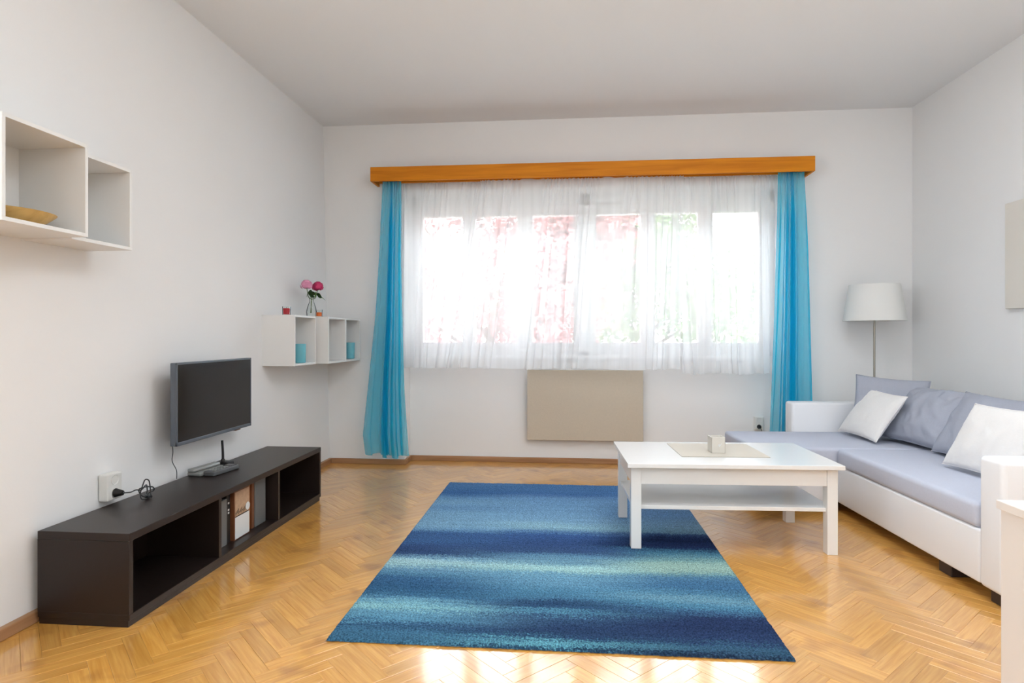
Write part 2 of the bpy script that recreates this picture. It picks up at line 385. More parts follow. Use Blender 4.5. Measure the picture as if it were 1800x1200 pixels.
# windows
def window(name, x0, x1, panes):
    wz0, wz1 = SZ, NZ; y0, y1 = 5.47, 5.55
    w_ = bpy.data.objects.new(name, None); col.objects.link(w_); w_['kind'] = 'structure'; w_.location = ((x0 + x1) / 2, y0, wz0)
    ox, oy, oz = w_.location
    mb = MB(); F = 0.045
    mb.box(x0 - ox, 0, 0, x1 - ox, 0.08, F, 0.003); mb.box(x0 - ox, 0, wz1 - wz0 - F - 0.05, x1 - ox, 0.08, wz1 - wz0, 0.003)
    mb.box(x0 - ox, 0, 0, x0 + F - ox, 0.08, wz1 - wz0, 0.003); mb.box(x1 - F - ox, 0, 0, x1 - ox, 0.08, wz1 - wz0, 0.003)
    mb.build('window_frame', M['frame'], w_)
    gz0, gz1 = 1.05, 2.18
    for i, (a, b) in enumerate(panes):
        la = (x0 + F) if i == 0 else (panes[i - 1][1] + a) / 2
        lb = (x1 - F) if i == len(panes) - 1 else (b + panes[i + 1][0]) / 2
        mb = MB(); s0, s1 = la + 0.002 - ox, lb - 0.002 - ox
        zz0, zz1 = F - 0.005, wz1 - wz0 - F - 0.045
        mb.box(s0, -0.015, zz0, a - ox, 0.06, zz1, 0.004); mb.box(b - ox, -0.015, zz0, s1, 0.06, zz1, 0.004)
        mb.box(a - ox, -0.015, zz0, b - ox, 0.06, gz0 - wz0, 0.004); mb.box(a - ox, -0.015, gz1 - wz0, b - ox, 0.06, zz1, 0.004)
        sash = mb.build('sash', M['frame'], w_)
        mb = MB(); mb.box(a - ox - 0.01, 0.02, gz0 - wz0 - 0.01, b - ox + 0.01, 0.026, gz1 - wz0 + 0.01); mb.build('pane', M['glass'], sash)
        mb = MB(); hx = (b + (lb)) / 2 - ox - 0.005
        mb.box(hx - 0.008, -0.035, 0.5, hx + 0.008, -0.015, 0.56, 0.003).box(hx - 0.007, -0.05, 0.53, hx + 0.007, -0.034, 0.63, 0.003)
        mb.build('handle', M['frame'], sash)
window('window_1', NX0, 0.14, [(-1.317, -0.95), (-0.84, -0.46), (-0.32, 0.04)])
window('window_2', 0.14, NX1, [(0.24, 0.63), (0.75, 1.12), (1.24, 1.63)])
mb = MB(); mb.box(NX0 + 0.002, 5.365, SZ - 0.03, NX1 - 0.002, 5.47, SZ, 0.006); o = struct(mb.build('trim_1', M['frame'])); o['label'] = 'white window sill board'

# ------------------------------------------------------------------ outside
M['lawn'] = mat('lawn', (0.32, 0.30, 0.25), 0.95, var=0.3, vscale=4)
M['stucco'] = mat('pale_garden_wall', (0.72, 0.66, 0.60), 0.9, var=0.06, vscale=2)
M['lf1'] = mat('green_tree_leaves', (0.085, 0.15, 0.045), 0.6)  # the foliage's own green
M['lf2'] = mat('pale_pink_blossom', (0.25, 0.085, 0.085), 0.6)
mb = MB(); mb.box(-30, 5.75, -1.2, 30, 40, -0.9); o = mb.build('garden_ground', M['lawn']); tag(o, kind='structure'); o.name = 'ground'
t = thing('garden_wall', 'long pale rendered garden wall outside behind the trees', 'wall', (0, 19, -0.9))
mb = MB(); mb.box(-16, 0, 0, 16, 0.25, 2.2, 0.01); mb.build('wall_face', M['stucco'], t)
mb = MB(); mb.box(-16.05, -0.05, 2.2, 16.05, 0.3, 2.28, 0.01); mb.build('coping', M['stucco'], t)
def tree(label, x, y, h, cr, n, lm, lean=0.0, blobs=9, seed=1, size=0.16, name='tree'):
    r_ = random.Random(seed); t = thing(name, label, 'tree', (x, y, -0.9))
    mb = MB(); top = Vector((lean * h, 0, h * 0.75))
    mb.tube([(0, 0, 0), (lean * h * 0.4, 0.05, h * 0.3), (lean * h * 0.7, 0, h * 0.55), top], lambda s: 0.14 * (1 - 0.7 * s), 10)
    for k in range(7):
        a = r_.uniform(0, 6.28); s = 0.35 + 0.09 * k; st = Vector((lean * h * s, 0, h * s * 0.8))
        mb.tube([st, st + Vector((math.cos(a) * cr * 0.4, math.sin(a) * cr * 0.4, cr * 0.25)), st + Vector((math.cos(a) * cr * 0.8, math.sin(a) * cr * 0.8, cr * 0.6))], lambda s_: 0.05 * (1 - 0.8 * s_), 6)
    mb.build('trunk', M['bark'], t, smooth=True)
    cs = [Vector((lean * h + r_.uniform(-1, 1) * cr * 0.75, r_.uniform(-1, 1) * cr * 0.7, h * 0.72 + r_.uniform(-0.9, 1) * cr * 0.75)) for _ in range(blobs)]
    vs = []; fs = []
    for i in range(n):
        c = r_.choice(cs); d = Vector((r_.gauss(0, 1), r_.gauss(0, 1), r_.gauss(0, 1))).normalized() * (cr * 0.5 * r_.random() ** 0.4)
        p = c + d; u = Vector((r_.gauss(0, 1), r_.gauss(0, 1), r_.gauss(0, 1))).normalized(); w2 = u.cross(Vector((r_.gauss(0, 1), r_.gauss(0, 1), r_.gauss(0, 1)))).normalized()
        s = size * r_.uniform(0.6, 1.2); k = len(vs)
        vs += [tuple(p - u * s * 0.6), tuple(p + w2 * s * 0.3), tuple(p + u * s * 0.6), tuple(p - w2 * s * 0.3)]; fs.append((k, k + 1, k + 2, k + 3))
    o = mesh_obj('foliage', vs, fs, lm, t); o['kind'] = 'stuff'
tree('pink blossoming tree with leaning trunk outside the left half of the window', -1.6, 10.2, 4.6, 1.9, 10000, M['lf2'], 0.12, 12, 3)
tree('small pink blossoming tree outside at the far left of the window', -6.2, 13.4, 4.2, 1.6, 7000, M['lf2'], -0.05, 10, 5)
tree('green leaved tree outside behind the middle of the window', 1.7, 14.0, 4.8, 1.8, 9500, M['lf1'], 0.03, 12, 8)
tree('bushy green tree outside the right half of the window', 4.2, 9.6, 4.0, 1.7, 10000, M['lf1'], 0.0, 14, 11)
tree('tall green tree outside beyond the right end of the window', 8.2, 13.8, 5.2, 2.1, 10000, M['lf1'], 0.0, 12, 13)

# ------------------------------------------------------------------ rug
def ramp(N, stops):
    r = N('ShaderNodeValToRGB'); cr = r.color_ramp
    for i, (p, c) in enumerate(stops):
        c = lin(c)
        if i < 2: e = cr.elements[i]; e.position = p
        else: e = cr.elements.new(p)
        e.color = c
    return r
def rug_mat():
    Ls = [(0.0,(98,138,184)),(0.09,(88,128,176)),(0.13,(78,115,165)),(0.17,(100,142,185)),(0.22,(130,170,202)),(0.29,(115,155,192)),(0.33,(128,168,198)),(0.445,(132,172,200)),(0.473,(110,150,185)),(0.49,(72,102,145)),(0.56,(70,100,142)),(0.597,(60,80,120)),(0.635,(60,82,118)),(0.655,(120,160,185)),(0.671,(165,200,208)),(0.69,(160,198,202)),(0.708,(115,155,182)),(0.737,(95,138,165)),(0.759,(68,105,140)),(0.802,(62,98,132)),(0.839,(70,110,140)),(0.857,(110,158,182)),(0.886,(145,192,198)),(0.897,(108,155,178)),(0.936,(95,142,168)),(0.95,(58,88,118)),(0.97,(75,115,142)),(1.0,(62,98,122))]
    Cs = [(0.019,(95,135,182)),(0.126,(85,122,172)),(0.163,(120,160,200)),(0.282,(125,165,200)),(0.38,(135,175,205)),(0.426,(150,190,205)),(0.464,(95,130,170)),(0.48,(70,100,148)),(0.546,(62,85,128)),(0.592,(65,88,125)),(0.616,(100,140,168)),(0.657,(120,160,180)),(0.681,(168,208,208)),(0.705,(160,200,200)),(0.722,(115,160,185)),(0.762,(108,152,178)),(0.8,(85,130,158)),(0.83,(80,122,150)),(0.846,(50,72,105)),(0.868,(60,90,120)),(0.883,(95,145,168)),(0.895,(62,88,118)),(0.928,(50,68,100)),(0.96,(52,72,102)),(0.972,(60,95,120)),(0.983,(110,168,182)),(0.991,(95,150,168)),(1.0,(48,75,98))]
    Rs = [(0.0,(92,135,185)),(0.105,(90,130,182)),(0.194,(125,165,208)),(0.3,(120,160,205)),(0.394,(140,178,208)),(0.437,(135,175,200)),(0.461,(70,95,140)),(0.488,(38,52,88)),(0.551,(36,48,82)),(0.579,(75,120,145)),(0.618,(120,160,165)),(0.643,(155,188,180)),(0.678,(158,190,180)),(0.698,(115,155,165)),(0.72,(88,128,160)),(0.759,(75,115,150)),(0.795,(95,140,165)),(0.807,(120,160,178)),(0.829,(92,138,165)),(0.844,(85,130,155)),(0.857,(70,105,135)),(0.873,(48,62,95)),(0.92,(45,58,90)),(0.955,(50,66,98)),(0.971,(62,95,118)),(0.988,(58,85,108)),(1.0,(40,55,78))]
    m = bpy.data.materials.new('blue_streaked_rug'); m.use_nodes = True; nt = m.node_tree; N = nt.nodes.new; L = nt.links.new
    p = nt.nodes['Principled BSDF']; p.inputs['Roughness'].default_value = 0.95; p.inputs['Specular IOR Level'].default_value = 0.15
    p.inputs['Specular IOR Level'].default_value = 0.05
    tc = N('ShaderNodeTexCoord'); sp = N('ShaderNodeSeparateXYZ'); L(tc.outputs['Object'], sp.inputs[0])
    # v: 0 at far edge, 1 at near edge ; object origin at the near left corner, rug is 1.66 x 2.39
    v = N('ShaderNodeMapRange'); v.inputs[1].default_value = 2.39; v.inputs[2].default_value = 0.0; v.inputs[3].default_value = 0; v.inputs[4].default_value = 1; L(sp.outputs[1], v.inputs[0])
    def nz(scale, sc_, detail=4, dist=0.0):
        mp = N('ShaderNodeMapping'); mp.inputs['Scale'].default_value = scale; L(tc.outputs['Object'], mp.inputs[0])
        n = N('ShaderNodeTexNoise'); n.inputs['Scale'].default_value = sc_; n.inputs['Detail'].default_value = detail; n.inputs['Distortion'].default_value = dist
        L(mp.outputs[0], n.inputs['Vector']); return n.outputs['Fac']
    def madd(a, k, b_):
        x = N('ShaderNodeMath'); x.operation = 'MULTIPLY_ADD'; L(a, x.inputs[0]); x.inputs[1].default_value = k
        if isinstance(b_, float): x.inputs[2].default_value = b_
        else: L(b_, x.inputs[2])
        return x.outputs[0]
    vv = madd(nz((0.9, 5, 1), 1.6, 4), 0.05, madd(nz((2.5, 45, 1), 1.0, 5, 1.0), 0.035, madd(nz((1, 1, 1), 130, 2), 0.06, v.outputs[0])))
    v3 = N('ShaderNodeMath'); v3.operation = 'SUBTRACT'; L(vv, v3.inputs[0]); v3.inputs[1].default_value = 0.0725
    rs = []
    for S in (Ls, Cs, Rs):
        r = ramp(N, S); L(v3.outputs[0], r.inputs[0]); rs.append(r)
    xn = madd(nz((1.5, 8, 1), 1.0, 3), 0.5, sp.outputs[0])
    a = N('ShaderNodeMapRange'); a.interpolation_type = 'SMOOTHSTEP'; a.inputs[1].default_value = 0.45; a.inputs[2].default_value = 1.05; L(xn, a.inputs[0])
    b = N('ShaderNodeMapRange'); b.interpolation_type = 'SMOOTHSTEP'; b.inputs[1].default_value = 1.1; b.inputs[2].default_value = 1.65; L(xn, b.inputs[0])
    m1 = N('ShaderNodeMix'); m1.data_type = 'RGBA'; L(a.outputs[0], m1.inputs[0]); L(rs[0].outputs[0], m1.inputs[6]); L(rs[1].outputs[0], m1.inputs[7])
    m2 = N('ShaderNodeMix'); m2.data_type = 'RGBA'; L(b.outputs[0], m2.inputs[0]); L(m1.outputs[2], m2.inputs[6]); L(rs[2].outputs[0], m2.inputs[7])
    # speckle of darker tufts and fine cross streaks
    spk = N('ShaderNodeMapRange'); spk.inputs[1].default_value = 0.3; spk.inputs[2].default_value = 0.7; spk.inputs[3].default_value = 0.44; spk.inputs[4].default_value = 1.32; L(nz((1, 1, 1), 150, 2), spk.inputs[0])
    st = N('ShaderNodeMapRange'); st.inputs[1].default_value = 0.3; st.inputs[2].default_value = 0.7; st.inputs[3].default_value = 0.86; st.inputs[4].default_value = 1.12; L(nz((1.5, 120, 1), 1.0, 3), st.inputs[0])
    mm = N('ShaderNodeMath'); mm.operation = 'MULTIPLY'; L(spk.outputs[0], mm.inputs[0]); L(st.outputs[0], mm.inputs[1])
    hs = N('ShaderNodeHueSaturation'); L(m2.outputs[2], hs.inputs['Color']); L(mm.outputs[0], hs.inputs['Value']); hs.inputs['Saturation'].default_value = 1.05
    L(hs.outputs[0], p.inputs['Base Color'])
    bp = N('ShaderNodeBump'); bp.inputs['Strength'].default_value = 0.6; bp.inputs['Distance'].default_value = 0.004; L(nz((1, 1, 1), 300, 2), bp.inputs['Height']); L(bp.outputs[0], p.inputs['Normal'])
    return m
M['rug'] = rug_mat()
RW, RL = 1.66, 2.39
rug = thing('rug', 'blue rug with dark and pale streaks on the parquet', 'rug', (-0.885, 2.17, 0.0005), R(0.3))
nx, ny = 240, 345; vs = []; fs = []
for j in range(ny + 1):
    for i in range(nx + 1):
        x = RW * i / nx; y = RL * j / ny
        e = min(x, RW - x, y, RL - y)
        z = 0.0125 + rnd.uniform(-0.0022, 0.0022) + 0.0008 * noise.noise(Vector((x * 9, y * 9, 0)))
        if e < 0.012: z *= 0.45 + 0.55 * math.sqrt(max(0, e / 0.012))
        if e == 0: z = 0.003
        jx = rnd.uniform(-0.0015, 0.0015) if 0 < i < nx else rnd.uniform(-0.002, 0.002)
        jy = rnd.uniform(-0.0015, 0.0015) if 0 < j < ny else rnd.uniform(-0.002, 0.002)
        vs.append((x + jx, y + jy, z))
for j in range(ny):
    for i in range(nx):
        a = j * (nx + 1) + i; fs.append((a, a + 1, a + nx + 2, a + nx + 1))
o = mesh_obj('pile', vs, fs, M['rug'], rug, smooth=True)
mb = MB(); mb.box(0.003, 0.003, 0, RW - 0.003, RL - 0.003, 0.004); mb.build('backing', mat('rug_backing', (0.35, 0.27, 0.16), 0.9), rug)

# ------------------------------------------------------------------ pelmet, rail, curtains
t = thing('curtain_pelmet', 'long honey coloured wooden pelmet board above the window curtains', 'pelmet', (0.133, 5.0, 2.40))
hw = 1.785
mb = MB(); mb.box(-hw, 0, 0, hw, 0.022, 0.118, 0.002); mb.build('front_board', M['pelmet'], t)
mb = MB(); mb.box(-hw, 0.022, 0.098, hw, 0.2, 0.118, 0.001); mb.build('top_board', M['pelmet'], t)
for s in (-1, 1):
    mb = MB(); x = s * (hw - 0.009); mb.box(x - 0.009, 0.022, 0, x + 0.009, 0.2, 0.098, 0.001); mb.build('end_board', M['pelmet'], t)
mb = MB(); mb.box(-hw + 0.03, 0.135, 0.015, hw - 0.03, 0.155, 0.032, 0.002); mb.build('curtain_rail', M['pelmet'], t)
mb = MB(); mb.box(-hw + 0.03, 0.075, 0.03, hw - 0.03, 0.095, 0.045, 0.002); mb.build('curtain_rail', M['pelmet'], t)

def curtain(name, label, cat, m, ztop, zbot, xl, xr, folds, amp, y, seed, nx=220, nz=70, group=None, hem=0.0, flare=0.3, gather=0.0, dbl=0.3, core=0.0):
    """xl(s), xr(s): left and right edge with s=0 top, 1 bottom"""
    r_ = random.Random(seed); ph = [r_.uniform(0, 6.28) for _ in range(8)]
    vs = []; fs = []
    for j in range(nz + 1):
        s = j / nz
        for i in range(nx + 1):
            u = i / nx
            P = 2 * math.pi * folds * (u + 0.05 * math.sin(2 * math.pi * u * 2.3 + ph[0]) + 0.02 * math.sin(2 * math.pi * u * 5.1 + ph[1] + 1.5 * s)) + ph[2]
            am = amp * (0.35 + flare * s + 0.65 * min(1, s * 4)) * (0.65 + 0.35 * math.sin(2 * math.pi * u * 1.7 + ph[3]) * math.cos(s * 2 + ph[4]))
            yy = y + am * math.sin(P) + 0.25 * am * math.sin(2.3 * P + ph[5] + 2 * s)
            if gather: yy += gather * math.exp(-s * 18) * math.sin(P * 4.0 + ph[6])
            x0, x1 = xl(s), xr(s)
            xx = x0 + (x1 - x0) * (u + core * math.sin(2 * math.pi * u) + dbl / (2 * math.pi * folds) * math.sin(2 * P + ph[7]) * min(1, s * 6))
            zb = zbot + hem * (0.5 * math.sin(2 * math.pi * u * 2.1 + ph[5]) + 0.25 * math.sin(P))
            z = ztop + (zb - ztop) * s
            vs.append((xx, yy, z))
    for j in range(nz):
        for i in range(nx):
            a = j * (nx + 1) + i; fs.append((a, a + nx + 1, a + nx + 2, a + 1))
    cx = (xl(1) + xr(1)) / 2
    vs = [(a - cx, b - y, c - zbot) for a, b, c in vs]
    o = mesh_obj(name, vs, fs, m, None, smooth=True); o.location = (cx, y, zbot)
    return tag(o, label, cat, group)
lerp = lambda a, b: (lambda s: a + (b - a) * s)
curtain('sheer_curtain', 'white sheer curtain covering the left end of the window', 'curtain', M['sheer'], 2.415, 0.835, lerp(-1.44, -1.43), lerp(-0.60, -0.93), 5, 0.022, 5.163, 21, 160, 60, hem=0.004, gather=0.012)
curtain('sheer_curtain', 'wide white sheer curtain covering the middle of the window', 'curtain', M['sheer'], 2.415, 0.835, lerp(-0.74, -0.92), lerp(0.93, 0.90), 10, 0.026, 5.117, 22, 420, 70, hem=0.008, gather=0.014)
curtain('sheer_curtain', 'white sheer curtain covering the right end of the window', 'curtain', M['sheer'], 2.415, 0.80, lerp(0.83, 0.93), lerp(1.70, 1.70), 6, 0.024, 5.163, 23, 200, 60, hem=0.012, gather=0.014)
def cxl(pts):
    def f(s):
        for (a, x), (b, y) in zip(pts, pts[1:]):
            if s <= b: return x + (y - x) * (s - a) / (b - a)
        return pts[-1][1]
    return f
curtain('blue_curtain', 'turquoise voile curtain hanging at the left end of the window', 'curtain', M['blue_cloth'], 2.425, 0.10, cxl([(0, -1.565), (0.25, -1.585), (0.5, -1.62), (0.8, -1.69), (0.93, -1.72), (1, -1.70)]), cxl([(0, -1.40), (0.3, -1.40), (0.75, -1.38), (1, -1.345)]), 4.2, 0.030, 5.06, 31, 220, 90, hem=0.03, gather=0.010, dbl=1.2, core=0.12)
curtain('blue_curtain', 'turquoise voile curtain hanging at the right end of the window beside the sofa', 'curtain', M['blue_cloth'], 2.425, 0.10, cxl([(0, 1.655), (0.15, 1.65), (0.5, 1.62), (0.8, 1.585), (1, 1.56)]), cxl([(0, 1.855), (0.3, 1.88), (0.75, 1.91), (1, 1.93)]), 4.4, 0.030, 5.06, 35, 220, 90, hem=0.02, gather=0.010, dbl=1.2, core=0.12)

# ------------------------------------------------------------------ heater panel, sockets, canvas
t = thing('wall_panel', 'cream flat panel mounted low on the wall under the window', 'panel', (0.135, 5.39, 0.21))
mb = MB(); mb.box(-0.495, -0.085, 0, 0.495, -0.05, 0.605, 0.004); mb.build('board', M['panel'], t)
for x in (-0.3, 0.3):
    mb = MB(); mb.box(x - 0.02, -0.05, 0.08, x + 0.02, 0, 0.52, 0.003); mb.build('bracket', M['frame'], t)
t = thing('wall_canvas', 'cream blank wall panel on the right wall above the sofa', 'panel', (XR, 3.7, 1.28))
mb = MB(); mb.box(-0.032, -0.42, 0, -0.004, 0.40, 0.655, 0.004); mb.build('board', M['canvas'], t)
mb = MB(); mb.box(-0.004, -0.3, 0.1, 0, 0.3, 0.55); mb.build('bracket', M['frame'], t)

def socket(label, loc, rz, w_=0.08, h_=0.12, d=0.04):
    """double socket box; local -y faces the room"""
    t = thing('wall_socket', label, 'socket', loc, rz)
    mb = MB(); mb.box(-w_ / 2, -d, 0, w_ / 2, 0, h_, 0.006, 3); mb.build('socket_box', M['socket'], t)
    for k, z in enumerate((0.25, 0.75)):
        mb = MB(); Mx = Matrix.Translation((0, -d - 0.001, h_ * z)) @ Matrix.Rotation(R(90), 4, 'X')
        mb.lathe([(0.0, -0.010), (0.017, -0.010), (0.019, 0.0), (0.0225, 0.0015), (0.0225, -0.003)], 28, M=Mx)
        f = mb.build('outlet', M['socket'], t, smooth=True)
        mb = MB()
        for sx in (-0.0095, 0.0095): mb.lathe([(0, 0), (0.0024, 0), (0.0024, 0.0015), (0, 0.0015)], 12, M=Mx @ Matrix.Translation((sx, 0, -0.0095)))
        mb.build('pin_hole', M['black'], f)
    return t
socket('white double wall socket above the near end of the dark bench', (-2.088, 2.60, 0.375), R(90), 0.09, 0.12, 0.045)
socket('white double wall socket beside the right blue curtain', (1.60, 5.39, 0.315), 0, 0.075, 0.11, 0.03)
# plugs
def plug(name, label, pts, head, hr, hl, axis):
    t = thing(name, label, 'cable', head)
    mb = MB(); mb.tube([(0, 0, 0), Vector(axis) * hl * 0.5, Vector(axis) * hl], lambda s: hr * (1 - 0.45 * s), 16, 3); mb.build('plug', M['black'], t, smooth=True)
    mb = MB(); mb.tube([Vector(p) - Vector(head) for p in pts], 0.0028, 8); mb.build('cord', M['black'], t, smooth=True)
    return t
hd = (-2.040, 2.600, 0.406)
pts = [(-2.005, 2.60, 0.406), (-1.985, 2.625, 0.42), (-1.98, 2.68, 0.425), (-1.975, 2.74, 0.415), (-1.985, 2.82, 0.43), (-2.0, 2.88, 0.42), (-1.99, 2.86, 0.385), (-1.975, 2.80, 0.368),
       (-1.955, 2.74, 0.366), (-1.965, 2.71, 0.385), (-1.98, 2.72, 0.42), (-1.975, 2.79, 0.425), (-1.97, 2.88, 0.41), (-1.975, 2.91, 0.38), (-1.985, 2.85, 0.366), (-1.945, 2.76, 0.365), (-1.935, 2.69, 0.365), (-1.945, 2.66, 0.37), (-1.965, 2.70, 0.40), (-1.975, 2.76, 0.445), (-1.985, 2.82, 0.47), (-1.985, 2.87, 0.455), (-1.975, 2.86, 0.41), (-1.95, 2.80, 0.37)]
pts = pts[:1] + [(x, 2.60 + (y - 2.60) * 0.5 + 0.01, 0.36 + (z - 0.36) * 0.68 + 0.003) for x, y, z in pts[1:]]
t = plug('power_cable', 'black power plug with looped cable lying on the near end of the dark bench', pts, hd, 0.02, 0.035, (1, 0, 0))
mb = MB(); mb.tube([(0.055, 0.13, -0.041), (0.075, 0.10, -0.039), (0.11, 0.085, -0.037)], 0.006, 10, 4); mb.build('cable_tie', M['black'], t, smooth=True)
hd = (1.60, 5.361, 0.343)
plug('power_cable', 'small black plug with cord in the socket beside the right blue curtain', [(1.60, 5.33, 0.343), (1.61, 5.31, 0.30), (1.62, 5.31, 0.2), (1.63, 5.33, 0.08), (1.66, 5.34, 0.008)], hd, 0.019, 0.03, (0, -1, 0))

# ------------------------------------------------------------------ TV bench
BZ = 0.36; bx0, bx1, by0, by1 = -2.05, -1.67, 2.20, 4.02
t = thing('tv_bench', 'long low black-brown open bench under the television', 'bench', (bx0, by0, 0.0))
W_, L_ = bx1 - bx0, by1 - by0; th = 0.022
mb = MB(); mb.box(0, 0, BZ - 0.030, W_, L_, BZ, 0.002); mb.build('top_board', M['dark'], t)
mb = MB(); mb.box(0.0, 0.0, 0.026, W_, L_, 0.050, 0.002); mb.build('bottom_board', M['dark'], t)
mb = MB(); mb.box(0.004, 0.004, 0.0, W_ - 0.008, L_ - 0.004, 0.026, 0.001); mb.build('plinth', M['dark'], t)
for y0 in (0.0, 0.605, 1.207, L_ - th):
    mb = MB(); mb.box(0.012 if 0 < y0 < 1.5 else 0, y0, 0.050, W_ - 0.001, y0 + th, BZ - 0.030, 0.001); mb.build('side_panel' if y0 in (0.0, L_ - th) else 'divider', M['dark'], t)
mb = MB(); mb.box(0.004, th, 0.05, 0.012, L_ - th, BZ - 0.03); mb.build('back_panel', M['dark'], t)

# things in the middle compartment (floor of the compartment at z 0.05)
def stand(name, label, cat, y0, y1, x0, x1, h_, m, group=None):
    t = thing(name, label, cat, ((x0 + x1) / 2, (y0 + y1) / 2, 0.05)); w2, d2 = (x1 - x0) / 2, (y1 - y0) / 2
    return t, w2, d2, h_
t, a, b, h_ = stand('file_box', 'grey box standing at the near end of the bench middle compartment', 'box', 2.875, 2.985, -1.93, -1.735, 0.235, None)
mb = MB(); mb.box(-a, -b, 0, a, b, h_, 0.003); mb.build('box_body', M['greybox'], t)
mb = MB(); mb.box(-a + 0.01, -b - 0.001, h_ * 0.4, a - 0.01, -b + 0.001, h_ * 0.8); mb.build('spine_label', M['brownspine'], t)
t, a, b, h_ = stand('binder', 'thin black binder with a spotted spine beside the white fronted case', 'binder', 2.992, 3.028, -1.93, -1.742, 0.245, None)
mb = MB(); mb.box(-a, -b, 0, a, b, h_, 0.003); mb.build('binder_cover', M['black'], t)
for z in (0.20, 0.165, 0.15): mb = MB(); mb.box(a - 0.0005, -0.006, z, a + 0.001, 0.006, z + 0.009); mb.build('spine_print', M['printwhite'], t)
t, a, b, h_ = stand('disc_case', 'disc case with tan upper cover and white lower half standing in the bench', 'case', 3.034, 3.186, -1.90, -1.725, 0.255, None)
mb = MB(); mb.box(-a, -b, 0, a, b, h_, 0.002); mb.build('case_body', M['brownspine'], t)
mb = MB(); mb.box(a - 0.0005, -b + 0.008, 0.125, a + 0.0012, b - 0.003, h_ - 0.006); mb.build('cover_print', M['printtan'], t)
mb = MB(); mb.box(a - 0.0005, -b + 0.008, 0.006, a + 0.0012, b - 0.003, 0.119); mb.build('lower_label', M['printwhite'], t)
mb = MB(); mb.lathe([(0, 0), (0.021, 0), (0.021, 0.002), (0.006, 0.002), (0.006, 0.0025), (0, 0.0025)], 28, M=Matrix.Translation((a + 0.0015, b - 0.022, 0.150)) @ Matrix.Rotation(R(90), 4, 'Y')); mb.build('round_sticker', M['printwhite'], t)
mb = MB()
for k in range(9): mb.box(a, -b + 0.014 + 0.014 * k, 0.117 + 0.003, a + 0.002, -b + 0.023 + 0.014 * k, 0.1245)
for k in range(14): mb.box(a, -b + 0.012 + 0.0085 * k, 0.13 + 0.004 * (k % 3), a + 0.002, -b + 0.015 + 0.0085 * k, 0.145 + 0.005 * (k % 4))
mb.build('print_marks', M['black'], t)
t, a, b, h_ = stand('book', 'orange-brown spined book between the disc case and the far grey box', 'book', 3.192, 3.232, -1.92, -1.745, 0.262, None)
mb = MB(); mb.box(-a, -b, 0, a, b, h_, 0.004); mb.build('cover', M['orangespine'], t)
mb = MB(); mb.box(-a - 0.001, -b + 0.004, 0.003, a - 0.006, b - 0.004, h_ - 0.0 + 0.0008); mb.build('pages', M['canvas'], t)
t, a, b, h_ = stand('book', 'dark brown spined book leaning on the far grey box', 'book', 3.236, 3.262, -1.92, -1.738, 0.262, None)
mb = MB(); mb.box(-a, -b, 0, a, b, h_, 0.003); mb.build('cover', M['brownspine'], t)
mb = MB(); mb.box(-a - 0.001, -b + 0.004, 0.003, a - 0.006, b - 0.004, h_ + 0.0008); mb.build('pages', M['canvas'], t)
t, a, b, h_ = stand('file_box', 'grey box standing at the far end of the bench middle compartment', 'box', 3.268, 3.385, -1.93, -1.735, 0.264, None)
mb = MB(); mb.box(-a, -b, 0, a, b, h_, 0.003); mb.build('box_body', M['greybox'], t)
mb = MB(); mb.box(-a + 0.01, -b - 0.001, h_ * 0.2, a - 0.01, -b + 0.001, h_ * 0.8); mb.build('spine_label', M['brownspine'], t)

# ------------------------------------------------------------------ television
t = thing('television', 'wall mounted flat television with black screen and grey frame', 'television', (-2.10, 3.265, 0.56))
TW, TH_ = 0.725, 0.418; fx = 0.145   # front face offset from wall
mb = MB(); mb.box(fx - 0.032, -TW / 2, 0, fx - 0.003, TW / 2, TH_, 0.004); mb.build('tv_body', M['tvframe'], t)
mb = MB()
mb.box(fx - 0.004, -TW / 2, 0, fx + 0.004, TW / 2, 0.018, 0.002); mb.box(fx - 0.004, -TW / 2, TH_ - 0.010, fx + 0.004, TW / 2, TH_, 0.002)
mb.box(fx - 0.004, -TW / 2, 0, fx + 0.004, -TW / 2 + 0.010, TH_, 0.002); mb.box(fx - 0.004, TW / 2 - 0.010, 0, fx + 0.004, TW / 2, TH_, 0.002)
mb.build('bezel', M['tvframe'], t)
mb = MB(); mb.box(fx - 0.003, -TW / 2 + 0.009, 0.017, fx + 0.001, TW / 2 - 0.009, TH_ - 0.009); mb.build('screen', M['screen'], t)
mb = MB(); mb.box(0.045, -0.22, 0.08, fx - 0.032, 0.22, 0.30, 0.01); mb.build('back_housing', M['black'], t)
mb = MB(); mb.box(-0.005, -0.1, 0.12, 0.045, 0.1, 0.26, 0.003); mb.build('wall_bracket', M['black'], t)
mb = MB(); mb.box(fx - 0.02, 0.19, -0.006, fx + 0.002, 0.24, 0.0, 0.001); mb.build('sensor_lip', M['brownspine'], t)
t = thing('tv_cable', 'thin grey cable hanging from the television down to the bench', 'cable', (-2.06, 3.03, 0.36))
mb = MB(); mb.tube([(0.02, -0.03, 0.235), (0.0, -0.005, 0.215), (0.002, 0.0, 0.15), (-0.002, 0.0, 0.10), (0.012, 0.014, 0.05), (0.012, 0.016, 0.004)], 0.0022, 8); mb.build('cord', M['greyplastic'], t, smooth=True)

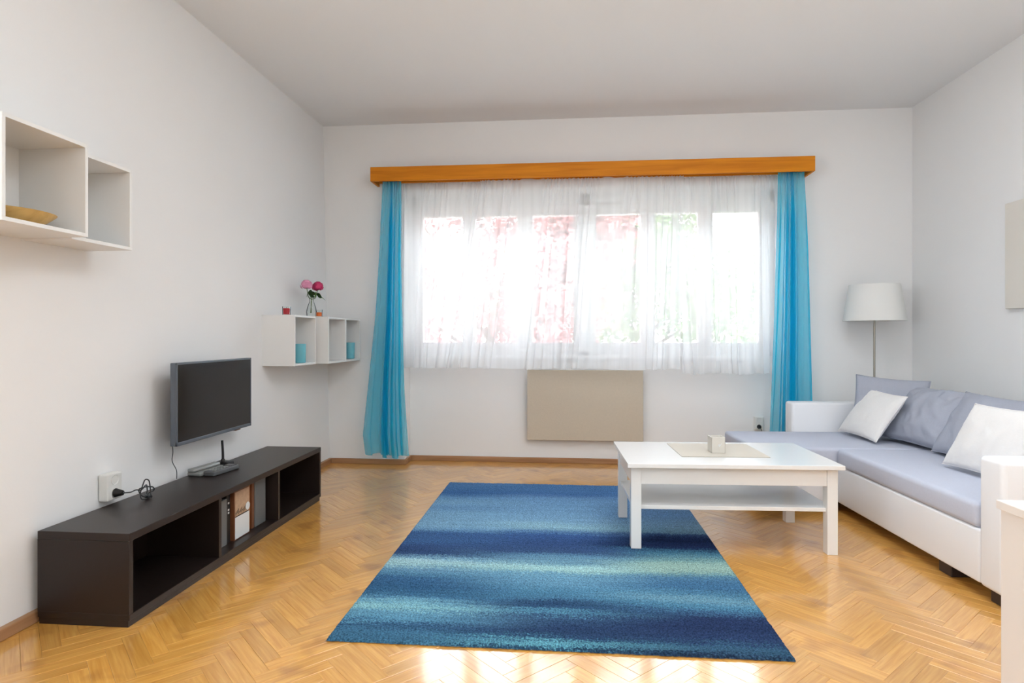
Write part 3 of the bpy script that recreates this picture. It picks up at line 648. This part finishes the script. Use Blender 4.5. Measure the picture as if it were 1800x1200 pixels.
# ------------------------------------------------------------------ telephone and router on the bench
t = thing('telephone', 'silver and black telephone lying on the dark bench', 'telephone', (-1.945, 3.235, BZ), R(-8))
Mt = Matrix.Rotation(R(4), 4, 'X')
mb = MB(); mb.box(-0.085, -0.12, 0.0, 0.0, 0.09, 0.022, 0.008, 3); mb.build('phone_base', M['silver'], t, smooth=True)
mb = MB(); mb.box(-0.072, -0.135, 0.022, -0.028, 0.075, 0.042, 0.009, 3); mb.build('handset', M['silver'], t, smooth=True)
mb = MB(); mb.box(0.0, -0.10, 0.0, 0.068, 0.11, 0.026, 0.007, 3); kp = mb.build('keypad_body', M['greyplastic'], t, smooth=True)
mb = MB()
for i in range(5):
    for j in range(3): mb.box(0.010 + j * 0.017, -0.075 + i * 0.023, 0.026, 0.022 + j * 0.017, -0.060 + i * 0.023, 0.029, 0.001)
mb.build('keys', M['silver'], kp)
mb = MB(); mb.box(0.008, 0.045, 0.0255, 0.06, 0.095, 0.028, 0.001); mb.build('display', M['screen'], kp)
t = thing('router', 'small black router with an upright antenna behind the telephone', 'router', (-1.99, 3.385, BZ))
mb = MB(); mb.box(-0.045, -0.03, 0, 0.045, 0.04, 0.028, 0.008, 3); mb.build('router_body', M['black'], t, smooth=True)
mb = MB(); mb.tube([(0.0, -0.005, 0.02), (0.0, -0.006, 0.08), (-0.003, -0.008, 0.15)], lambda s: 0.0075 - 0.001 * s, 12, 4); mb.build('antenna', M['black'], t, smooth=True)
mb = MB(); mb.lathe([(0, 0.02), (0.012, 0.02), (0.012, 0.038), (0.008, 0.044), (0, 0.044)], 20, 0.0, -0.005); mb.build('antenna_joint', M['black'], t, smooth=True)

# ------------------------------------------------------------------ wall cubes
def wall_cube(label, xf, y0, y1, z0, z1, dividers=(), xb=-2.095, th=0.014):
    t = thing('wall_shelf', label, 'shelf', (xb, (y0 + y1) / 2, z0)); d = xf - xb; w2 = (y1 - y0) / 2; h_ = z1 - z0
    mb = MB(); mb.box(-0.01, -w2, h_ - th, d, w2, h_, 0.001); mb.build('top_board', M['white'], t)
    mb = MB(); mb.box(-0.01, -w2, 0, d, w2, th, 0.001); mb.build('bottom_board', M['white'], t)
    for s in (-1, 1):
        mb = MB(); y = s * (w2 - th / 2); mb.box(-0.01, y - th / 2, th, d, y + th / 2, h_ - th, 0.001); mb.build('side_board', M['white'], t)
    for y in dividers:
        yy = y - (y0 + y1) / 2
        mb = MB(); mb.box(-0.005, yy - th, th, d, yy + th, h_ - th, 0.001); mb.build('divider', M['white'], t)
    mb = MB(); mb.box(-0.008, -w2 + th, th, 0.004, w2 - th, h_ - th); mb.build('back_board', M['white'], t)
wall_cube('white open cube shelf at the photo left edge holding a bamboo dish', -1.83, 1.83, 2.19, 1.492, 1.845, xb=-2.108)
wall_cube('shallow empty white cube shelf right of the shelf with the dish', -1.90, 2.192, 2.52, 1.487, 1.838, xb=-2.108)
wall_cube('white single cube shelf near the corner under the red candle', -1.869, 4.05, 4.405, 0.904, 1.256, xb=-2.10)
wall_cube('deep white double cube shelf in the corner by the window', -1.795, 4.46, 5.17, 0.902, 1.254, (4.82,), xb=-2.10)

t = thing('bamboo_dish', 'shallow bamboo dish on the left wall shelf', 'dish', (-1.965, 2.012, 1.5065))
mb = MB(); mb.lathe([(0, 0.0), (0.06, 0.0), (0.065, 0.004), (0.095, 0.022), (0.122, 0.046), (0.125, 0.05), (0.121, 0.051), (0.09, 0.028), (0.06, 0.010), (0, 0.008)], 48); o = mb.build('dish_body', M['bowl'], t, smooth=True)
o.scale = (0.9, 1.12, 1)
def cup(label, x, y, z, r=0.045, h_=0.135):
    t = thing('turquoise_cup', label, 'cup', (x, y, z))
    mb = MB(); mb.lathe([(0, 0), (r * 0.92, 0), (r * 0.96, 0.004), (r, h_ - 0.004), (r * 0.985, h_), (r * 0.94, h_ - 0.003), (r * 0.9, 0.01), (0, 0.008)], 40); mb.build('cup_body', M['turq'], t, smooth=True)
cup('turquoise cup in the single cube shelf under the red candle', -1.925, 4.25, 0.9195)
cup('turquoise cup in the far compartment of the double cube shelf', -1.862, 5.085, 0.9175)
def tealight(name, label, x, y, z, r, h_, wm, wh):
    t = thing(name, label, 'candle', (x, y, z))
    mb = MB(); mb.lathe([(0, 0), (r, 0), (r * 1.05, h_), (r * 1.0, h_), (r * 0.93, 0.004), (0, 0.004)], 32); mb.build('glass_cup', M['vaseglass'], t, smooth=True)
    mb = MB(); mb.lathe([(0, 0.005), (r * 0.9, 0.005), (r * 0.95, wh), (r * 0.3, wh - 0.002), (0, wh - 0.002)], 32); mb.build('wax', wm, t, smooth=True)
    mb = MB(); mb.tube([(0, 0, wh - 0.003), (0.001, 0, wh + 0.008)], 0.0012, 6, 0); mb.build('wick', M['black'], t)
tealight('candle_glass', 'red candle in a small glass on the single cube shelf', -1.965, 4.13, 1.2565, 0.027, 0.060, M['red'], 0.048)
tealight('candle_glass', 'small orange candle in a glass right of the flower vase', -1.885, 4.50, 1.2545, 0.024, 0.055, M['orange'], 0.034)
# vase and two flowers
vx, vy, vz = -1.965, 4.55, 1.2545
t = thing('glass_vase', 'clear glass vase holding two pink flowers on the corner shelf', 'vase', (vx, vy, vz))
mb = MB(); mb.lathe([(0, 0), (0.03, 0), (0.036, 0.01), (0.040, 0.04), (0.030, 0.08), (0.016, 0.12), (0.020, 0.155), (0.018, 0.155), (0.014, 0.12), (0.028, 0.08), (0.037, 0.04), (0.03, 0.008), (0, 0.006)], 36); mb.build('vase_body', M['vaseglass'], t, smooth=True)
def flower(label, head, m, seed, green):
    r_ = random.Random(seed); t = thing('pink_flower', label, 'flower', (vx, vy, vz + 0.03)); Hh = Vector(head)
    mb = MB(); mb.tube([(r_.uniform(-.01, .01), r_.uniform(-.01, .01), 0), (0, 0, 0.10), Hh * 0.6, Hh], 0.0028, 8); mb.build('stem', M['stem'], t, smooth=True)
    bm = MB()
    for k in range(48):
        a = k * 2.4; el = -0.5 + 1.95 * (k / 48); d = Vector((math.cos(a) * math.cos(el), math.sin(a) * math.cos(el), math.sin(el)))
        c = Hh + d * 0.032 * r_.uniform(0.8, 1.2); side = d.cross(Vector((0, 0, 1))).normalized(); up = side.cross(d)
        b = bmesh.new(); s = 0.024
        pts = [c - up * s * 0.6 - d * 0.006, c + side * s * 0.8 + d * 0.002, c + up * s * 0.9 + d * 0.006 + side * s * 0.4, c + up * s * 1.0 + d * 0.002, c + up * s * 0.9 + d * 0.006 - side * s * 0.4, c - side * s * 0.8 + d * 0.002]
        vv = [b.verts.new(p) for p in pts]; cc = b.verts.new(c + d * 0.008)
        for i in range(6): b.faces.new((vv[i], vv[(i + 1) % 6], cc))
        bm._merge(b)
    bm.build('petals', m, t, smooth=True)
    for k, (off, sz, gm) in enumerate(green):
        b = bmesh.new(); ax = Vector(off); base = Hh * 0.75; tip = base + ax; sd = ax.cross(Vector((1, 0.6, 0))).normalized() * sz
        row = []
        for i in range(7):
            s = i / 6; wd = math.sin(math.pi * min(1, s * 0.96 + 0.04)); p = base + ax * s + Vector((0, 0, -0.012 * s * s))
            row.append((b.verts.new(p - sd * wd), b.verts.new(p + Vector((0.004, 0, 0.002)) * wd), b.verts.new(p + sd * wd)))
        for q0, q1 in zip(row, row[1:]):
            b.faces.new((q0[0], q1[0], q1[1], q0[1])); b.faces.new((q0[1], q1[1], q1[2], q0[2]))
        x = MB(); x._merge(b); x.build('leaf', gm, t, smooth=True)
flower('pale pink flower in the glass vase', (-0.02, -0.045, 0.205), M['petalpink'], 4, [((0.02, 0.06, 0.01), 0.024, M['leafd']), ((0.03, 0.02, -0.045), 0.022, M['leafg']), ((0.03, 0.06, -0.02), 0.024, M['leafd']), ((0.01, -0.04, -0.02), 0.020, M['leafd'])])
flower('magenta flower in the glass vase', (0.03, 0.05, 0.20), M['petalred'], 9, [((0.06, 0.04, -0.04), 0.026, M['leafg']), ((-0.04, -0.04, 0.015), 0.022, M['leafd']), ((0.01, -0.06, -0.01), 0.024, M['leafg']), ((0.05, -0.01, -0.02), 0.020, M['leafd'])])

# ------------------------------------------------------------------ coffee table
TR = R(2.2)
t = thing('coffee_table', 'white rectangular coffee table with lower shelf partly on the rug', 'table', (0.300, 3.185, 0.0), TR)
TX, TY, TZ = 1.085, 0.66, 0.46
mb = MB(); mb.box(0, 0, TZ - 0.022, TX, TY, TZ, 0.002); mb.build('table_top', M['table'], t)
ins = 0.022; lw = 0.052
for sx in (0, 1):
    for sy in (0, 1):
        x0 = ins if sx == 0 else TX - ins - lw; y0 = ins + 0.012 if sy == 0 else TY - ins - 0.012 - lw
        mb = MB(); mb.box(x0, y0, 0.0145 if sx == 0 else 0.0, x0 + lw, y0 + lw, TZ - 0.022, 0.0015); mb.build('leg', M['table'], t)
for y0, hh in ((ins + 0.018, 0.112), (TY - ins - 0.012 - lw + 0.028, 0.075)):
    mb = MB(); mb.box(ins + lw, y0, TZ - hh, TX - ins - lw, y0 + 0.018, TZ - 0.022, 0.001); mb.build('apron', M['table'], t)
for x0 in (ins + 0.006, TX - ins - 0.024):
    mb = MB(); mb.box(x0, ins + 0.012 + lw, TZ - 0.112, x0 + 0.018, TY - ins - 0.012 - lw, TZ - 0.022, 0.001); mb.build('apron', M['table'], t)
mb = MB(); mb.box(ins + 0.012, ins + 0.03, 0.215, TX - ins - 0.012, TY - ins - 0.03, 0.235, 0.0015); mb.build('lower_shelf', M['table'], t)
# mat and candle
t = thing('table_mat', 'beige woven mat on the coffee table under the candle', 'mat', (0.833, 3.60, TZ), TR + R(0.3))
mb = MB(); mb.box(-0.235, -0.20, 0.0005, 0.235, 0.20, 0.0035, 0.001); mb.build('cloth', M['mat'], t)
mb = MB()
for k in range(60):
    x = -0.233 + 0.466 * k / 59
    mb.tube([(x, -0.2, 0.002), (x + rnd.uniform(-.003, .003), -0.210, 0.0018)], 0.0011, 4, 0)
fr = mb.build('fringe', M['mat'], t); fr['kind'] = 'stuff'
t = thing('square_candle', 'small square cream candle glass on the beige table mat', 'candle', (0.822, 3.53, TZ + 0.004), R(4))
mb = MB(); c_ = 0.038
mb.box(-c_, -c_, 0, c_, c_, 0.007, 0.003)
for sx, sy in ((1, 0), (-1, 0), (0, 1), (0, -1)):
    if sx: mb.box(sx * c_ - (0.005 if sx > 0 else 0), -c_, 0.0, sx * c_ + (0.005 if sx < 0 else 0), c_, 0.088, 0.002)
    else: mb.box(-c_, sy * c_ - (0.005 if sy > 0 else 0), 0.0, c_, sy * c_ + (0.005 if sy < 0 else 0), 0.088, 0.002)
mb.build('glass_holder', M['candleglass'], t)
mb = MB(); mb.box(-c_ + 0.006, -c_ + 0.006, 0.008, c_ - 0.006, c_ - 0.006, 0.066, 0.003); wx = mb.build('wax', M['linen'], t)
mb = MB(); mb.tube([(0, 0, 0.066), (0.002, 0, 0.076)], 0.0013, 6, 0); mb.build('wick', M['black'], wx)
mb = MB()  # small white emblem on the front face
mb.tube([(-0.004, -c_ - 0.0008, 0.038), (0.004, -c_ - 0.0008, 0.050), (0.004, -c_ - 0.0008, 0.036), (0.010, -c_ - 0.0008, 0.044), (0.016, -c_ - 0.0008, 0.054)], 0.0014, 6, 3)
mb.build('emblem', M['printwhite'], t)

# ------------------------------------------------------------------ sofa
SR = R(2.4)
t = thing('corner_sofa', 'white leather corner sofa with grey seat cushions and chaise by the window', 'sofa', (1.743, 2.65, 0.0), SR)
def soft(mb, x0, y0, z0, x1, y1, z1, r, seg=5): return mb.box(x0, y0, z0, x1, y1, z1, r, seg)
SD = 0.95
mb = MB(); soft(mb, 0, 0, 0.055, SD - 0.03, 0.14, 0.61, 0.022); mb.build('armrest', M['leather'], t, smooth=True)
mb = MB(); soft(mb, 0, 2.10, 0.055, SD - 0.06, 2.24, 0.615, 0.022); mb.build('armrest', M['leather'], t, smooth=True)
mb = MB(); soft(mb, 0.005, 0.141, 0.06, SD - 0.22, 1.40, 0.29, 0.012); mb.build('seat_base', M['leather'], t, smooth=True)
mb = MB(); soft(mb, -0.50, 1.402, 0.06, SD - 0.22, 2.098, 0.29, 0.012); mb.build('chaise_base', M['leather'], t, smooth=True)
mb = MB(); soft(mb, 0.0, 0.155, 0.288, SD - 0.23, 1.405, 0.402, 0.026); mb.build('seat_cushion', M['grey_fabric'], t, smooth=True)
mb = MB(); soft(mb, -0.50, 1.412, 0.288, SD - 0.23, 2.095, 0.402, 0.022); mb.build('chaise_cushion', M['grey_fabric'], t, smooth=True)
mb = MB(); soft(mb, SD - 0.20, 0.141, 0.06, SD - 0.07, 2.098, 0.60, 0.02); mb.build('backrest', M['leather'], t, smooth=True)
for x, y in ((0.03, 0.02), (0.03, 0.36), (-0.46, 1.45), (-0.46, 1.98), (0.7, 0.05), (0.7, 1.95)):
    mb = MB(); mb.box(x, y, 0.0, x + 0.09, y + 0.09, 0.06, 0.003); mb.build('foot', M['darkfoot'], t)

# ------------------------------------------------------------------ pillows
def pillow(name, label, m, bl, br, tr, tl, thick, seed, wr=0.006, n=46, group=None, cat='cushion'):
    """four corners; front face normal = (br-bl) x (tl-bl)"""
    bl, br, tr, tl = map(Vector, (bl, br, tr, tl)); c = (bl + br + tr + tl) / 4
    nrm = (br - bl).cross(tl - bl).normalized(); U = (br - bl).normalized(); V = (tl - bl).normalized()
    sd = Vector((seed * 3.1, seed * 1.7, 0)); vs = []; fs = []
    def pt(i, j, side):
        u = i / n; v = j / n; a = 2 * u - 1; b = 2 * v - 1
        # concave edges: pull mid-edges in
        k = 0.060; a2 = a * (1 - k * (1 - b * b)); b2 = b * (1 - k * (1 - a * a))
        uu = (a2 + 1) / 2; vv = (b2 + 1) / 2
        p = bl * (1 - uu) * (1 - vv) + br * uu * (1 - vv) + tr * uu * vv + tl * (1 - uu) * vv
        e = max(0, (1 - a * a)) * max(0, (1 - b * b)); h = thick * (e ** 0.42)
        w = noise.noise(Vector((a * 2.2, b * 2.2, 0)) + sd) * 1.6 + noise.noise(Vector((a * 5, b * 3.0, 3)) + sd) * 0.8 + noise.noise(Vector((a * 9 + b * 6, b * 5, 5)) + sd) * 0.4
        edge = math.exp(-((1 - max(abs(a), abs(b))) * 5))
        w2 = noise.noise(Vector((a * 14, b * 14, 9)) + sd) * edge * 0.8
        h += (w * wr + w2 * wr) * min(1, e * 6)
        return p + nrm * h * side
    idx = {}
    for side in (1, -1):
        for j in range(n + 1):
            for i in range(n + 1):
                bd = i in (0, n) or j in (0, n)
                if side == -1 and bd: idx[(side, i, j)] = idx[(1, i, j)]; continue
                idx[(side, i, j)] = len(vs); vs.append(tuple(pt(i, j, side) - c))
        for j in range(n):
            for i in range(n):
                f = [idx[(side, i, j)], idx[(side, i + 1, j)], idx[(side, i + 1, j + 1)], idx[(side, i, j + 1)]]
                fs.append(f if side == 1 else f[::-1])
    t = thing(name, label, cat, tuple(c), 0, group)
    mesh_obj('cushion_cover', vs, fs, m, t, smooth=True)
    mb = MB(); ring = [vs[idx[(1, i, 0)]] for i in range(0, n, 3)] + [vs[idx[(1, n, j)]] for j in range(0, n, 3)] + [vs[idx[(1, i, n)]] for i in range(n, 0, -3)] + [vs[idx[(1, 0, j)]] for j in range(n, -1, -3)]
    mb.tube(ring, 0.0028, 6, 2); mb.build('seam', m, t, smooth=True)
    return t
pillow('grey_cushion', 'grey cushion in the far corner of the sofa', M['cushion'], (1.98, 4.56, 0.42), (2.34, 4.26, 0.42), (2.46, 4.44, 0.80), (2.085, 4.69, 0.83), 0.07, 1)
pillow('grey_cushion', 'plump creased grey cushion in the middle of the sofa back', M['cushion'], (2.12, 4.42, 0.43), (2.23, 3.86, 0.415), (2.45, 3.92, 0.76), (2.38, 4.44, 0.76), 0.11, 2, 0.012)
pillow('grey_cushion', 'grey cushion behind the nearest white cushion', M['cushion'], (2.18, 3.93, 0.42), (2.24, 3.32, 0.42), (2.47, 3.36, 0.76), (2.42, 4.00, 0.77), 0.08, 3, 0.008)
pillow('white_cushion', 'small white cushion at the far end of the sofa', M['linen'], (1.955, 4.68, 0.425), (1.99, 4.20, 0.42), (2.165, 4.16, 0.72), (2.14, 4.60, 0.735), 0.055, 4, 0.004)
pillow('white_cushion', 'small white cushion beside the near armrest of the sofa', M['linen'], (2.02, 3.54, 0.42), (2.07, 3.08, 0.42), (2.22, 3.02, 0.76), (2.14, 3.46, 0.755), 0.06, 5, 0.004)

# ------------------------------------------------------------------ floor lamp
t = thing('floor_lamp', 'floor lamp with white fabric shade on a thin steel pole behind the sofa', 'lamp', (2.345, 4.975, 0.0))
mb = MB(); mb.lathe([(0, 0), (0.10, 0), (0.10, 0.008), (0.095, 0.014), (0.012, 0.018), (0, 0.018)], 40); mb.build('base', M['steel'], t, smooth=True)
mb = MB(); mb.tube([(0, 0, 0.015), (0, 0, 1.30)], 0.0075, 14, 0); mb.build('pole', M['steel'], t, smooth=True)
r0, r1, z0, z1 = 0.217, 0.175, 1.225, 1.505
mb = MB(); mb.lathe([(r0, z0), (r1, z1), (r1 - 0.003, z1), (r0 - 0.003, z0)], 64, closed=True); sh = mb.build('shade', M['shade'], t, smooth=True)
for r_, z in ((r0 - 0.001, z0 + 0.003), (r1 - 0.001, z1 - 0.003)):
    mb = MB(); mb.tube([(r_ * math.cos(a * math.pi / 16), r_ * math.sin(a * math.pi / 16), z) for a in range(33)], 0.0028, 6, 1)
    mb.build('shade_rim', M['shade'], sh, smooth=True)
mb = MB()
for a in range(3):
    c_, s_ = math.cos(a * 2.094), math.sin(a * 2.094); mb.tube([(0.018 * c_, 0.018 * s_, 1.30), ((r0 - 0.01) * c_, (r0 - 0.01) * s_, 1.262)], 0.002, 6, 0)
mb.build('shade_holder', M['steel'], t)
mb = MB(); mb.lathe([(0, 1.29), (0.018, 1.29), (0.018, 1.33), (0.014, 1.34), (0.02, 1.36), (0.03, 1.385), (0.026, 1.415), (0.012, 1.43), (0, 1.432)], 24); mb.build('bulb', M['white'], t, smooth=True)

# ------------------------------------------------------------------ cabinet at the right edge
t = thing('white_cabinet', 'white cabinet with warm light in its colour, cut off by the right edge of the photo', 'cabinet', (1.378, 1.222, 0.0))
mb = MB(); mb.box(-0.294, -0.45, 0.678, 0.32, 0.452, 0.70, 0.002); mb.build('top_board', M['cabinet'], t)
for s in (-1, 1):
    mb = MB(); y = s * 0.438; mb.box(-0.285, y - 0.009, 0.0, 0.30, y + 0.009, 0.678, 0.001); mb.build('side_panel', M['cabinet'], t)
mb = MB(); mb.box(-0.2855, -0.4295, 0.0, -0.268, 0.4295, 0.6785, 0.0); mb.build('back_panel', M['cabinet'], t)
mb = MB(); mb.box(-0.268, -0.436, 0.04, 0.28, 0.436, 0.056); mb.build('bottom_board', M['cabinet'], t)
for s in (-1, 1):
    mb = MB(); mb.box(0.282, min(s * 0.002, s * 0.434), 0.05, 0.30, max(s * 0.002, s * 0.434), 0.672, 0.001); d = mb.build('door', M['cabinet'], t)
    mb = MB(); mb.lathe([(0, 0), (0.006, 0), (0.006, 0.012), (0.013, 0.018), (0.012, 0.026), (0, 0.028)], 20, M=Matrix.Translation((0.30, s * 0.05, 0.5)) @ Matrix.Rotation(R(90), 4, 'Y')); mb.build('knob', M['steel'], d, smooth=True)

# ------------------------------------------------------------------ added fill lights, all out of view, to brighten the room
def lit(name, c, e):
    m = bpy.data.materials.new(name); m.use_nodes = True
    p = m.node_tree.nodes['Principled BSDF']; p.inputs['Emission Color'].default_value = (*c, 1); p.inputs['Emission Strength'].default_value = e
    return m
t = thing('fill_uplighter', 'added fill light shaped as a tall uplighter, unseen behind the camera', 'lamp', (1.35, -0.35, 0))  # added uplighter, bounces fill off the ceiling
mb = MB(); mb.lathe([(0, 0), (0.16, 0), (0.16, 0.015), (0.02, 0.03), (0, 0.03)], 40); mb.build('base', M['steel'], t, smooth=True)
mb = MB(); mb.tube([(0, 0, 0.02), (0, 0, 1.78)], 0.014, 14, 0); mb.build('pole', M['steel'], t, smooth=True)
mb = MB(); mb.lathe([(0, 1.76), (0.10, 1.78), (0.30, 1.88), (0.297, 1.885), (0.10, 1.79), (0, 1.775)], 48); mb.build('bowl', M['frame'], t, smooth=True)
area('fill_up_light', (1.35, -0.35, 1.90), (R(180), 0, 0), 0.5, 0.5, FILL_UP, (0.85, 0.93, 1.0))
t = thing('fill_ceiling_panel', 'added square fill light on the ceiling above the rug, out of frame', 'lamp', (0.85, 2.35, H))  # added overhead fill, no such fixture known
mb = MB(); mb.box(-0.72, -0.72, -0.05, 0.72, 0.72, 0, 0.006); mb.build('panel_frame', M['frame'], t)
mb = MB(); mb.box(-0.68, -0.68, -0.056, 0.68, 0.68, -0.048); mb.build('diffuser', lit('fill_panel_glow', (0.97, 0.98, 1.0), 0.02 * FILL_TOP), t)
area('fill_top_light', (0.85, 2.35, H - 0.07), (0, 0, 0), 1.35, 1.35, FILL_TOP, (0.86, 0.93, 1.0))

# added side fill: glowing window shape on the left wall, out of frame
t = bpy.data.objects.new('fill_window', None); col.objects.link(t); t.location = (-2.09, 0.35, 0.95); t['kind'] = 'structure'
mb = MB()
mb.box(-0.03, -0.85, 0, 0.045, 0.85, 0.06, 0.003); mb.box(-0.03, -0.85, 1.34, 0.03, 0.85, 1.40, 0.003)
mb.box(-0.03, -0.85, 0, 0.045, -0.79, 1.40, 0.003); mb.box(-0.03, 0.79, 0, 0.03, 0.85, 1.40, 0.003); mb.box(-0.03, -0.03, 0, 0.03, 0.03, 1.40, 0.003)
mb.build('window_frame', M['frame'], t)
mb = MB(); mb.box(-0.02, -0.80, 0.05, 0.004, 0.80, 1.35); mb.build('pane', lit('fill_window_glow', (0.93, 0.97, 1.0), 0.03 * FILL_SIDE), t)  # glowing sheet, added with the side fill
area('fill_side_light', (-2.03, 0.35, 1.65), (0, R(-90), 0), 1.3, 1.6, FILL_SIDE, (0.86, 0.93, 1.0))

GROUPS = {'sheer_curtain': 'sheer curtains over the window', 'blue_curtain': 'blue curtains at the window ends', 'grey_cushion': 'grey cushions on the sofa',
          'white_cushion': 'white cushions on the sofa', 'wall_shelf': 'white cube shelves on the left wall', 'turquoise_cup': 'turquoise cups in the cube shelves',
          'candle_glass': 'small candles on the cube shelves', 'pink_flower': 'flowers in the glass vase', 'wall_socket': 'wall sockets', 'tree': 'trees outside the window',
          'file_box': 'grey boxes in the bench', 'book': 'books in the bench', 'power_cable': 'plugs with cords', 'wall_panel': 'wall panels'}
for o in list(bpy.data.objects):
    k = o.name.split('.')[0]
    if o.parent is None and k in GROUPS: o['group'] = GROUPS[k]
